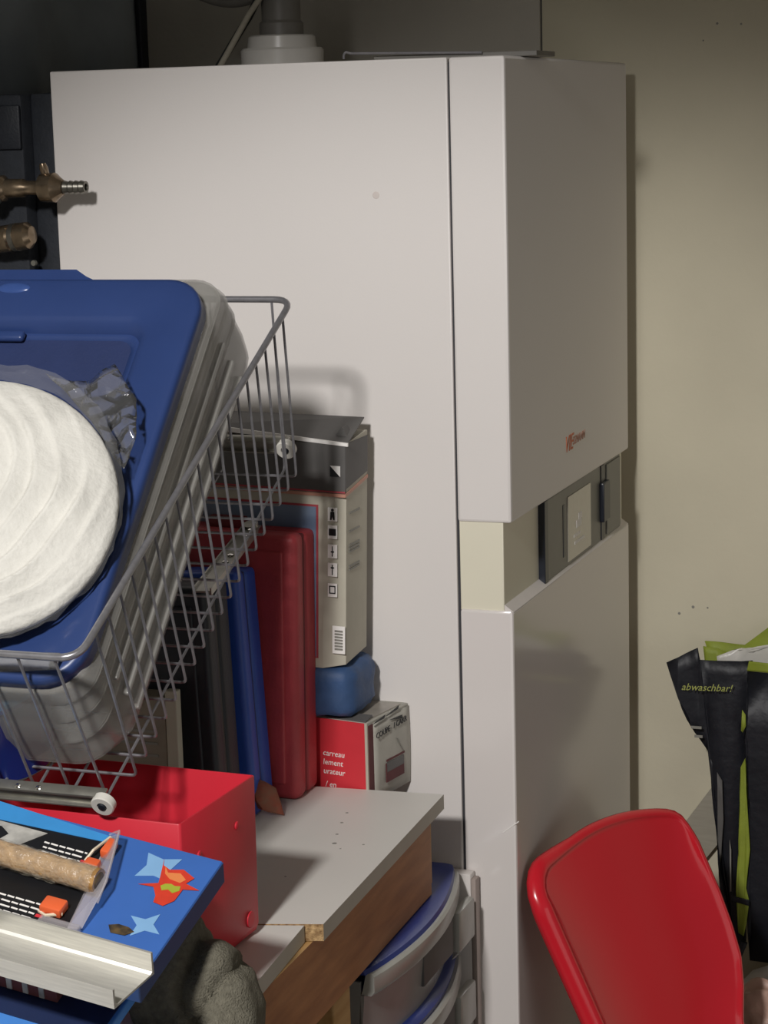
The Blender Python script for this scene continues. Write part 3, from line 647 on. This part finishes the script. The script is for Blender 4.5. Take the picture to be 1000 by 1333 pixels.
for i in range(len(V)-1):
    for k in range(NA): q.faces.new((V[i][k], V[i+1][k], V[i+1][(k+1) % NA], V[i][(k+1) % NA]))
back = [q.verts.new((p[0]*.985, p[1]*.985, -.006)) for p in rings[-1]]
back2 = [q.verts.new((p[0]*.95, p[1]*.95, -.012)) for p in rings[-1]]
for k in range(NA):
    j = (k+1) % NA
    q.faces.new((V[-1][k], back[k], back[j], V[-1][j])); q.faces.new((back[k], back2[k], back2[j], back[j]))
q.faces.new(back2)
link('crepe_disc', q, M_paper, ln, sm=True, ang=70)
def filmpatch(name, f, nu=22, nv=16):
    q = B(); grid(q, f, nu, nv)
    for v_ in q.verts:
        v_.co += Vector((.003*noise.noise(v_.co*60), .003*noise.noise(v_.co*55+Vector((5, 0, 0))), .005*noise.noise(v_.co*45+Vector((0, 9, 0))) + .003*noise.noise(v_.co*130)))
    o = link(name, q, M_film, ln, sm=True, ang=25); return o
# film collar around the disc, ruffled corner top right, flap below
def collar(u, v_):
    a = math.radians(-70+u*220); r = .1305 + v_*(.003+.018*max(0, math.cos(a-math.radians(88)))**3)
    return (r*math.cos(a), r*math.sin(a), .004-v_*.006)
filmpatch('film_edge', collar, 60, 6)
def filmworld(name, pts, m, wob, cuts=4, th=.0006):
    q = B(); inv = zq.inverted(); vs = [q.verts.new(inv @ (Vector(p)-DC)) for p in pts]; f = q.faces.new(vs)
    bmesh.ops.triangulate(q, faces=[f]); bmesh.ops.subdivide_edges(q, edges=q.edges[:], cuts=cuts, use_grid_fill=True)
    for v_ in q.verts: v_.co.z += wob*noise.noise(v_.co*38) + wob*.6*noise.noise(v_.co*95+Vector((4, 2, 0)))
    o = link(name, q, m, ln, sm=True, ang=12); solid(o, th); return o
filmworld('film_corner', [[-0.3099, -0.5633, 1.2893], [-0.2731, -0.5687, 1.2837], [-0.2586, -0.5672, 1.2853], [-0.2377, -0.5539, 1.2992], [-0.2015, -0.5825, 1.2693], [-0.189, -0.6107, 1.2399], [-0.1891, -0.6398, 1.2096], [-0.202, -0.6328, 1.2169], [-0.2407, -0.6023, 1.2487], [-0.2876, -0.5742, 1.278]], M_film2, .009, 5)
filmworld('film_flap', [[-0.3098, -0.765, 1.0576], [-0.2613, -0.765, 1.0576], [-0.1992, -0.765, 1.0614], [-0.2033, -0.765, 1.0453], [-0.2625, -0.765, 1.0386], [-0.3113, -0.765, 1.0369]], M_film3, .004, 3)
# runner lying across the case tops below the basket
lr = thing('loose_runner', 'bare zinc drawer runner lying across the tool cases under the basket', 'runner', (-0.2160, -0.4226, 1.043), None)
d_ = Vector((-.045, .2436, .024)); L_ = d_.length
Mr = frame((0, 0, 0), d_, Vector((1, .18, 0)))
q = B(); box(q, (0, -.009, -.001), (L_, .009, .001), 0, 2, Mr); box(q, (0, -.0105, -.004), (L_, -.0088, .004), 0, 2, Mr); box(q, (0, .0088, -.004), (L_-.02, .0105, .004), 0, 2, Mr); link('channel', q, M_rail, lr)
for s in (.10, .125, .20, .225):
    q = B(); lathe(q, [(0, .004), (.003, .0035), (.004, .001), (.004, 0)], Mr @ Vector((s, .002, .0)), (Mr.to_3x3() @ Vector((0, 0, 1))) * (1 if (Mr.to_3x3() @ Vector((0, 0, 1))).z > 0 else -1), 12); link('rivet', q, M_chrome, lr, sm=True)
q = B(); lathe(q, [(0, .009), (.008, .009), (.008, 0)], Mr @ Vector((L_-.01, 0, .002)), (0, -.3, 1), 18); link('roller', q, M_rail, lr, sm=True)

# ------------------------------------------------------------------ front left pile
hx = Vector((.98868, -.009956, -.149731)); wx = Vector((-.058694, -.943963, -.32479))
G = frame((-0.0431, -0.77, 0.8802), hx, -wx)      # x = along the box to the right, y = away, z = out of the top
gq = G.to_quaternion()
gb = thing('blue_game_box', 'flat blue cardboard box printed with stars and a flame, tilted beside the red box', 'box', (-0.0431, -0.77, 0.8802), gq)
q = B(); box(q, (-.42, -.165, -.024), (0, 0, 0), .0012); link('carton', q, M_bluebox, gb)
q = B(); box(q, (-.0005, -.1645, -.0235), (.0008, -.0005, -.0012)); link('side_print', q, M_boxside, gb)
def flat(name, pts, m, parent, z=.0003, th=.0003):
    q = B(); prism(q, [(u, -v_, z) for u, v_ in pts], (0, 0, th)); return link(name, q, m, parent)
def star(cx, cv, r, rot=0, n=4, rin=.38):
    return [(cx+(r if k % 2 == 0 else r*rin)*math.cos(math.radians(rot+k*180/n)), cv+(r if k % 2 == 0 else r*rin)*math.sin(math.radians(rot+k*180/n))) for k in range(2*n)]
flat('star_print', star(-.0495, .0290, .023, 40, 4, .5), M_lightblue, gb)
flat('star_print', star(-.0265, .1005, .018, 20, 4, .4), M_lightblue, gb)
fl_ = [(-.0500, .0165), (-.0465, .0250), (-.0385, .0285), (-.0270, .0240), (-.0130, .0310), (-.0170, .0400), (-.0020, .0440), (-.0160, .0480), (-.0165, .0640), (-.0230, .0735), (-.0330, .0720), (-.0350, .0640), (-.0420, .0540), (-.0560, .0555), (-.0400, .0480), (-.0430, .0380)]
f1 = flat('flame_print', fl_, M_flame, gb, .0007)
flat('flame_core', [(-.0440, .0260), (-.0380, .0330), (-.0270, .0300), (-.0190, .0360), (-.0220, .0415), (-.0330, .0400), (-.0400, .0350)], M_flame2, f1, .0011)
flat('flame_glint', [(-.0335, .0470), (-.0285, .0455), (-.0245, .0470), (-.0195, .0455), (-.0180, .0510), (-.0225, .0560), (-.0280, .0530), (-.0330, .0560), (-.0365, .0510)], M_lime, f1, .0011)
flat('bronze_blot', [(-.0560, .1120), (-.0480, .1080), (-.0380, .1085), (-.0310, .1120), (-.0370, .1190), (-.0500, .1200)], M_bronze, gb, .0007)

# blister pack on the box: card, tray, orange parts
bp = thing('blister_pack', 'open clear blister pack with black text card and orange parts on blue box', 'package', (-0.0431, -0.77, 0.8802), gq)
flat('card_back', [(-.42, .004), (-.1075, .0095), (-.0860, .131), (-.0860, .150), (-.42, .150)], M_bcard, bp, .002, .0012)
flat('blue_strip', [(-.42, -.001), (-.2268, .0020), (-.1075, .0098), (-.1085, .0185), (-.2135, .0250), (-.42, .030)], M_cyan, bp, .0034, .0006)
ph = flat('photo_print', [(-.42, .030), (-.2135, .0262), (-.1630, .0265), (-.1909, .0660), (-.42, .100)], M_photo, bp, .0034, .0004)
flat('tool_silhouette', [(-.30, .036), (-.207, .0330), (-.1960, .0400), (-.2000, .0490), (-.1850, .0520), (-.2050, .0570), (-.2300, .0620), (-.30, .066)], M_blackprint, ph, .0039, .0003)
q = B(); rnd = random.Random(3)
for (u0, v0, u1, n_) in ((-.160, .037, -.116, 5), (-.178, .112, -.120, 5)):
    for k in range(n_):
        u = u0+k*.002; vv = v0+k*.0062
        while u < u1-.002:
            l = rnd.uniform(.004, .010); prism(q, [(u, -vv, .0034), (min(u+l, u1), -vv-.0004, .0034), (min(u+l, u1), -vv-.0022, .0034), (u, -vv-.0018, .0034)], (0, 0, .0003)); u += l+.0014
o = link('text_lines', q, M_whiteprint, bp); o['kind'] = 'stuff'
q = B()
for u, vv in ((-.117, .048), (-.119, .055), (-.121, .062), (-.117, .118), (-.119, .125), (-.121, .132)):
    prism(q, [(u, -vv, .0036), (u+.007, -vv, .0036), (u+.007, -vv-.0035, .0036), (u, -vv-.0035, .0036)], (0, 0, .0004))
link('red_labels', q, M_redcard, bp)
for (u0, v0, u1, v1) in ((-.1085, .050, -.0945, .066), (-.1025, .020, -.0935, .040), (-.117, .108, -.096, .124)):
    q = B(); box(q, (u0, -v1, .0035), (u1, -v0, .013), .002, 2); link('orange_part', q, M_orange, bp, sm=True)
# clear tray: wall standing at the right end and skirt
q = B()
for pts in ([(-.108, -.010, .004), (-.094, -.0165, .018), (-.0735, -.080, .018), (-.074, -.128, .004), (-.088, -.131, .002)],):
    prism(q, pts, (.0012, .0003, .0003))
tube(q, [(-.108, -.010, .006), (-.094, -.0165, .0195), (-.0735, -.080, .0195), (-.0725, -.100, .010)], .0011, 6)
box(q, (-.112, -.150, .001), (-.073, -.128, .009), .002)
link('clear_tray', q, M_blister, bp)
q = B(); tube(q, [(-.113, -.048, .004), (-.1085, -.0395, .011), (-.1065, -.012, .005)], .0014, 6); link('tray_fold', q, M_glint, bp, sm=True); q = B(); tube(q, [(-.118, -.122, .005), (-.108, -.128, .008), (-.096, -.120, .007)], .0016, 6); link('tray_fold', q, M_glint, bp, sm=True)
# cork-coloured wrapped roll
rl = thing('wrapped_roll', 'brown cork-coloured roll in shiny crumpled wrap lying across the blister pack', 'roll', (-0.0431, -0.77, 0.8802), gq)
q = B(); a0 = Vector((-.42, -.072, .0150)); a1 = Vector((-.0815, -.0790, .0150)); ax = (a1-a0).normalized(); n1 = ax.cross(Vector((0, 0, 1))).normalized(); n2 = n1.cross(ax)
rings = []
for i in range(70):
    t_ = i/69; c = a0.lerp(a1, t_); row = []
    for k in range(24):
        a = 2*math.pi*k/24; d = n1*math.cos(a)+n2*math.sin(a)
        row.append(c + d*(0.0115+.0009*noise.noise((c+d*.01)*160)))
    rings.append(row)
loft(q, rings); link('roll', q, M_cork, rl, sm=True, ang=60)
q = B(); rings2 = []
for i in range(40):
    t_ = i/39; c = a0.lerp(a1, .42+.57*t_); row = []
    for k in range(25):
        a = 2*math.pi*k/24; d = n1*math.cos(a)+n2*math.sin(a)
        row.append(c+d*(.0125+.0016*noise.noise((c+d*.01)*230)))
    rings2.append(row)
loft(q, rings2, False, False, False); link('wrap', q, mat('wrap_film', '#f0e6d0', .12, alpha=.22, coat=1, bump=1, bscale=160), rl, sm=True, ang=15)
q = B(); lathe(q, [(0, .0085), (.0008, .0075), (.0008, 0)], a1, ax, 18); link('roll_end', q, M_bronze, rl, sm=True)

# aluminium channel along the near edge
al = thing('aluminium_channel', 'bare aluminium U-channel lying along the front edge of the blue box', 'profile', (-0.0431, -0.77, 0.8802), gq)
q = B(); sec = [(-.1515, .024), (-.1535, .024), (-.1535, .0035), (-.1560, .0018), (-.1960, .0018), (-.1985, .0035), (-.1985, .0205), (-.2005, .0205), (-.2005, -.0005), (-.1515, -.0005)]
sec = [(v_, z+.001) for v_, z in sec]
rings = [[Vector((u+(.012*(v_+.2)/.05 if u > -.1 else 0), v_, z)) for v_, z in sec] for u in (-.42, -.0035)]
loft(q, rings); link('channel', q, M_alu, al)
q = B(); lathe(q, [(0, .0135), (.0008, .013), (.0008, .0)], (-.1500, -.176, .0030), (0, 0, 1), 24); link('hole_plate', q, M_greyplastic, al, sm=True)
q = B(); lathe(q, [(0, .004), (.002, .0035), (.002, 0)], (-.146, -.1785, .0040), (0, 0, 1), 12); box(q, (-.1585, -.1805, .0042), (-.1475, -.1775, .0058), .0005); link('screw', q, M_chrome, al, sm=True)

# boxes below
q = B(); box(q, (-.42, -.160, -.058), (-.085, -.01, -.0252), .001); o = link('maroon_carton', q, M_maroon); o.matrix_world = G; tag(o, 'dark maroon carton stacked under the blue game box', 'box')
q = B()
for k in range(4): box(q, (-.15+k*.016, -.1612, -.056), (-.145+k*.016, -.1595, -.027))
o2 = link('stripe', q, M_photo, o)
lb = thing('sky_blue_box', 'bright blue box at the bottom of the pile under the aluminium channel', 'box', (-0.0431, -0.77, 0.8802), gq)
q = B(); box(q, (-.42, -.225, -.072), (-.03, -.02, -.0600), .0015); link('carton', q, M_skyblue, lb)
q = B(); box(q, (-.42, -.1860, -.0600), (-.034, -.022, -.0590), .0); link('lid_print', q, mat('dark_blue_card', '#1d2a4c', .5), lb)

# wool cap slumped over the bench edge
q = B(); r_ = bmesh.ops.create_uvsphere(q, u_segments=64, v_segments=40, radius=1.0)
for v_ in r_['verts']:
    p = v_.co.copy(); k = 2.6; m = (abs(p.x)**k+abs(p.y)**k+abs(p.z)**k)**(1/k); p /= m
    c = Vector((-.078, -.765, .735)); h = Vector((.063, .052, .080))
    tp = 1-.22*max(0, p.z)-.05*p.z
    w = Vector((c.x+p.x*h.x*tp-.010*max(0, p.z), c.y+p.y*h.y*tp, c.z+p.z*h.z))
    f = math.sin(w.x*95+w.z*42+3*noise.noise(w*9))*.0022 + .007*noise.noise(w*16) + .0035*noise.noise(w*42)
    crease = -.013*math.exp(-((w.x+.066+.35*(w.z-.78)+.012*math.sin(w.z*60))/.006)**2) - .009*math.exp(-((w.x+.040-.5*(w.z-.77))/.005)**2) + .006*math.exp(-((w.z-.798+.25*w.x)/.006)**2)
    v_.co = w + p*(f+crease)
    if v_.co.x < -.040 and v_.co.z < .7285: v_.co.z = .7285
    elif v_.co.x < -.030 and v_.co.z < .7285: v_.co.x = -.040+ (v_.co.x+.040)*.3+.004
o = link('wool_cap', q, M_cloth, sm=True, ang=180)
tag(o, 'olive grey woollen cap slumped on the bench edge beside the blue game box', 'cap')

# ------------------------------------------------------------------ red chair
ca = Vector((.41, .912, 0)).normalized(); cn = Vector((.912, -.41, 0)).normalized()
sv = math.radians(18); ce = cn*math.sin(sv)+Vector((0, 0, -math.cos(sv))); cm = ca.cross(ce); cm = cm if cm.dot(cn) > 0 else -cm
P0 = Vector((.1191, .2769, .6000))
ch = thing('red_chair', 'glossy red moulded plastic child chair in front of the boiler', 'chair', (P0.x+.10, P0.y-.13, 0))
CO = Vector(ch.location)
# top edge and side limits of the back, measured in (u across, v down)
TOPC = [(-.270, .050), (-.2690, .030), (-.254, .010), (-.222, .001), (-.143, -.0126), (-.0707, -.0120), (-.002, .0), (.024, .0120), (.033, .034), (.035, .050)]
Lo = [(.05, -.270), (.11, -.256), (.16, -.244), (.21, -.232), (.26, -.223), (.30, -.217)]
Ro = [(.05, .035), (.11, .050), (.17, .059), (.213, .061), (.25, .050), (.30, .027)]
def interp(T, v_):
    for (a, x), (b_, y) in zip(T, T[1:]):
        if v_ <= b_: return x+(y-x)*max(0, v_-a)/(b_-a)
    return T[-1][1]
_acc = [0.0]
for a_, b_ in zip(TOPC, TOPC[1:]): _acc.append(_acc[-1]+math.hypot(b_[0]-a_[0], b_[1]-a_[1]))
def topc(s):
    d = s*_acc[-1]
    for k in range(len(TOPC)-1):
        if d <= _acc[k+1]+1e-9:
            f = (d-_acc[k])/(_acc[k+1]-_acc[k])
            p0, p1, p2, p3 = TOPC[max(k-1, 0)], TOPC[k], TOPC[k+1], TOPC[min(k+2, len(TOPC)-1)]
            return tuple(.5*(2*p1[c]+(p2[c]-p0[c])*f+(2*p0[c]-5*p1[c]+4*p2[c]-p3[c])*f*f+(3*p1[c]-p0[c]-3*p2[c]+p3[c])*f**3) for c in (0, 1))
    return TOPC[-1]
def chair_uv(s, v_):
    """point of the back: v_ = 0 on the top curve, then rows straighten out"""
    if v_ < .12:
        f = v_/.12; f2 = f*f*(3-2*f)*.35+f*.65
        tu, tv = topc(s); vb = .12; ub = interp(Lo, vb)+(interp(Ro, vb)-interp(Lo, vb))*s
        return tu+(ub-tu)*f2, tv+(vb-tv)*f2
    return interp(Lo, v_)+(interp(Ro, v_)-interp(Lo, v_))*s, v_
def chair_pt(s, t_):
    """s 0..1 across, t 0..1 top of back -> front of seat"""
    v_ = min(.29, t_/.62*.29); seat = max(0, (t_-.62)/.38)
    u, vv = chair_uv(s, v_)
    conc = .018*abs(2*s-1)**3
    p = P0 + ca*u + ce*vv + cm*conc
    if seat > 0:
        rr = .07; ang = min(1, seat/.3)*math.radians(78)
        p = p + cn*(rr*(1-math.cos(ang))) + Vector((0, 0, -1))*(rr*math.sin(ang)*.75)
        if seat > .3: p += cn*((seat-.3)/.7*.27) + Vector((0, 0, -1))*(-.006*math.sin((seat-.3)/.7*3.1)+.035*max(0, (seat-.85)/.15)**2)
    return p - CO
q = B(); NS, NT, NB = 30, 56, 6
core = [[chair_pt(i/NS, j/NT) for i in range(NS+1)] for j in range(NT+1)]
VV = [[q.verts.new(p) for p in row] for row in core]
for j in range(NT):
    for i in range(NS): q.faces.new((VV[j][i], VV[j][i+1], VV[j+1][i+1], VV[j+1][i]))
# one continuous rounded bead along left side, top and right side, turned out and back
edge = [(NT-j, 0) for j in range(NT)] + [(0, i) for i in range(NS+1)] + [(j, NS) for j in range(1, NT+1)]
pts = [core[a][b_] for a, b_ in edge]; m_ = len(pts); strips = []
for k, p in enumerate(pts):
    t_ = (pts[min(k+4, m_-1)]-pts[max(k-4, 0)]).normalized()
    a_, b_ = edge[k]
    nn_ = cm if a_ < NT*.62 else (cm.lerp(Vector((0, 0, 1)), min(1, (a_-NT*.62)/(NT*.12)))).normalized()
    o_ = t_.cross(nn_).normalized(); o_ = -o_
    if k < NT: r = .0105
    elif k < NT+NS+1: f = min(1, b_/10); r = .0105-.0060*f
    else: r = .0045
    st = [VV[a_][b_]]
    for n_ in range(1, NB+1):
        a = math.pi*n_/NB
        st.append(q.verts.new(p + o_*(r*(1-math.cos(a))) + nn_*(r*.5*math.sin(a)) - nn_*(r*1.2*(n_/NB)**2)))
    strips.append(st)
for k in range(m_-1):
    for n_ in range(NB): q.faces.new((strips[k][n_], strips[k+1][n_], strips[k+1][n_+1], strips[k][n_+1]))
o = link('shell', q, M_chair, ch, sm=True, ang=75); solid(o, .004, 0)
for s, t_, dx, dy in ((.12, .72, -.02, -.03), (.88, .72, -.02, .03), (.12, .96, .05, -.03), (.88, .96, .05, .03)):
    p = chair_pt(s, t_); g = p + cn*dx + ca*dy; g.z = -CO.z
    q = B(); tube(q, [p+Vector((0, 0, -.012)), Vector((g.x, g.y, .012))], .009, 12); lg = link('leg', q, M_legmetal, ch, sm=True)
    q = B(); lathe(q, [(0, .011), (.012, .011), (.016, .0095), (.016, 0)], (g.x, g.y, 0), (0, 0, 1), 14); link('rubber_foot', q, M_blackcase, lg, sm=True)

# ------------------------------------------------------------------ shopping bag by the wall and clutter below
sg = thing('shopping_bag', 'black and lime woven plastic shopping bag slumped against the wall behind the chair', 'bag', (0.16, 0.60, 0.27))
SO = Vector((0.16, 0.60, 0.27))
def patch(name, outline, y, m, wob=.006, parent=sg, th=.0015, cuts=4, seed=0.0, ybend=None):
    """crumpled cloth panel: outline of (x, z) at depth y"""
    q = B(); vs = [q.verts.new((x, 0, z)) for x, z in outline]; f = q.faces.new(vs)
    bmesh.ops.triangulate(q, faces=[f]); bmesh.ops.subdivide_edges(q, edges=q.edges[:], cuts=cuts, use_grid_fill=True)
    for v_ in q.verts:
        p = v_.co.copy(); yy = y + wob*noise.noise(Vector((p.x*28+seed, 0, p.z*9))) + .5*wob*noise.noise(Vector((p.x*70, seed, p.z*26)))
        if ybend: yy += ybend(p.x, p.z)
        v_.co = Vector((p.x, yy, p.z))-SO
    o = link(name, q, m, parent, sm=True, ang=35); solid(o, th); return o
# side gusset: flared top, pinched waist, hanging folds
patch('gusset', [(.0582, .7306), (.105, .756), (.108, .737), (.184, .739), (.184, .66), (.1745, .63), (.1745, .60), (.1730, .585), (.171, .52), (.170, .46), (.168, .395), (.178, .34), (.178, .30), (.163, .283), (.142, .345), (.1345, .45), (.1265, .580), (.1190, .598), (.1030, .622), (.0890, .646)], .590, M_bagblk, .010, seed=1.3)
patch('front_panel', [(.180, .728), (.36, .722), (.38, .45), (.36, .285), (.186, .285), (.179, .40), (.188, .46), (.183, .55), (.178, .60), (.182, .66)], .575, M_bagblk, .006, seed=4.1)
patch('back_panel', [(.105, .754), (.1650, .752), (.206, .785), (.36, .80), (.38, .30), (.172, .30), (.168, .50), (.13, .66)], .640, M_baggrn, .006, seed=7.7)
patch('lime_lining', [(.106, .750), (.128, .748), (.142, .742), (.190, .745), (.195, .737), (.19, .60), (.13, .60), (.112, .70)], .622, M_baggrn, .006, seed=2.2)
patch('white_lining', [(.128, .738), (.150, .7475), (.182, .747), (.215, .763), (.36, .775), (.36, .70), (.13, .70)], .612, M_bagwhite, .010, seed=5.0)
patch('lime_hem', [(.180, .7295), (.36, .7235), (.36, .735), (.183, .744)], .5735, M_baggrn, .003, seed=5.4)
patch('lime_stripe', [(.1725, .585), (.1795, .60), (.181, .55), (.187, .46), (.181, .40), (.186, .38), (.182, .345), (.178, .325), (.170, .330), (.166, .395), (.170, .46), (.171, .52)], .5685, M_baggrn, .002, seed=3.1)
patch('lime_patch', [(.1745, .672), (.1795, .665), (.1800, .648), (.1755, .638), (.1730, .641)], .5680, M_baggrn, .001, seed=3.9, cuts=1)
patch('carry_strap', [(.160, .388), (.187, .384), (.187, .375), (.160, .380)], .5640, M_bagblk, .002, seed=8.1)
patch('grey_fold', [(.1365, .572), (.1440, .560), (.146, .50), (.1415, .43), (.1375, .47)], .5765, M_carddark, .003, seed=6.1)
patch('grey_fold', [(.1550, .47), (.1575, .455), (.1580, .39), (.1560, .39)], .5765, M_greyprint, .001, seed=6.6)
text('lettering', 'abwaschbar!', .0150, frame(Vector((.0830, .5755, .6940))-SO, (1, 0, .03), (0, 0, 1)), M_bagtext, sg, .35)
q = B()
for x, z, l in ((.0975, .6360, .0155), (.1025, .6225, .012)): box(q, Vector((x, .5765, z))-SO, Vector((x+l, .5775, z+.004))-SO)
link('small_print', q, M_greyprint, sg)
q = B(); tube(q, corner([(.150-SO.x, -.040, .34-SO.z), (.152-SO.x, -.046, .30-SO.z), (.166-SO.x, -.046, .282-SO.z), (.180-SO.x, -.040, .32-SO.z)], .01, 4), .006, 8); link('handle', q, M_bagblk, sg, sm=True)
# plank behind the bag
q = B(); prism(q, [(.050, .645, .432), (.1300, .645, .548), (.1560, .645, .548), (.1560, .645, .470), (.1275, .645, .442), (.0760, .645, .372)], (0, .012, 0))
tag(link('grey_plank', q, M_plank), 'grey slanted plank fixed on the wall between red chair and bag', 'plank')
q = B(); puff((.13, .46, .0), (.42, .64, .275), amp=.05, k=3, seed=2.0)
tag(link('white_sack', q, M_bagwhite, sm=True, ang=180), 'crumpled white polythene sack under the shopping bag', 'sack')
q = B(); puff((.196, .40, .20), (.30, .47, .315), amp=.02, k=2.4, seed=5.0)
tag(link('pink_bundle', q, M_skincard, sm=True, ang=180), 'pale pinkish wrapped bundle on the white sack at the right edge', 'bundle')
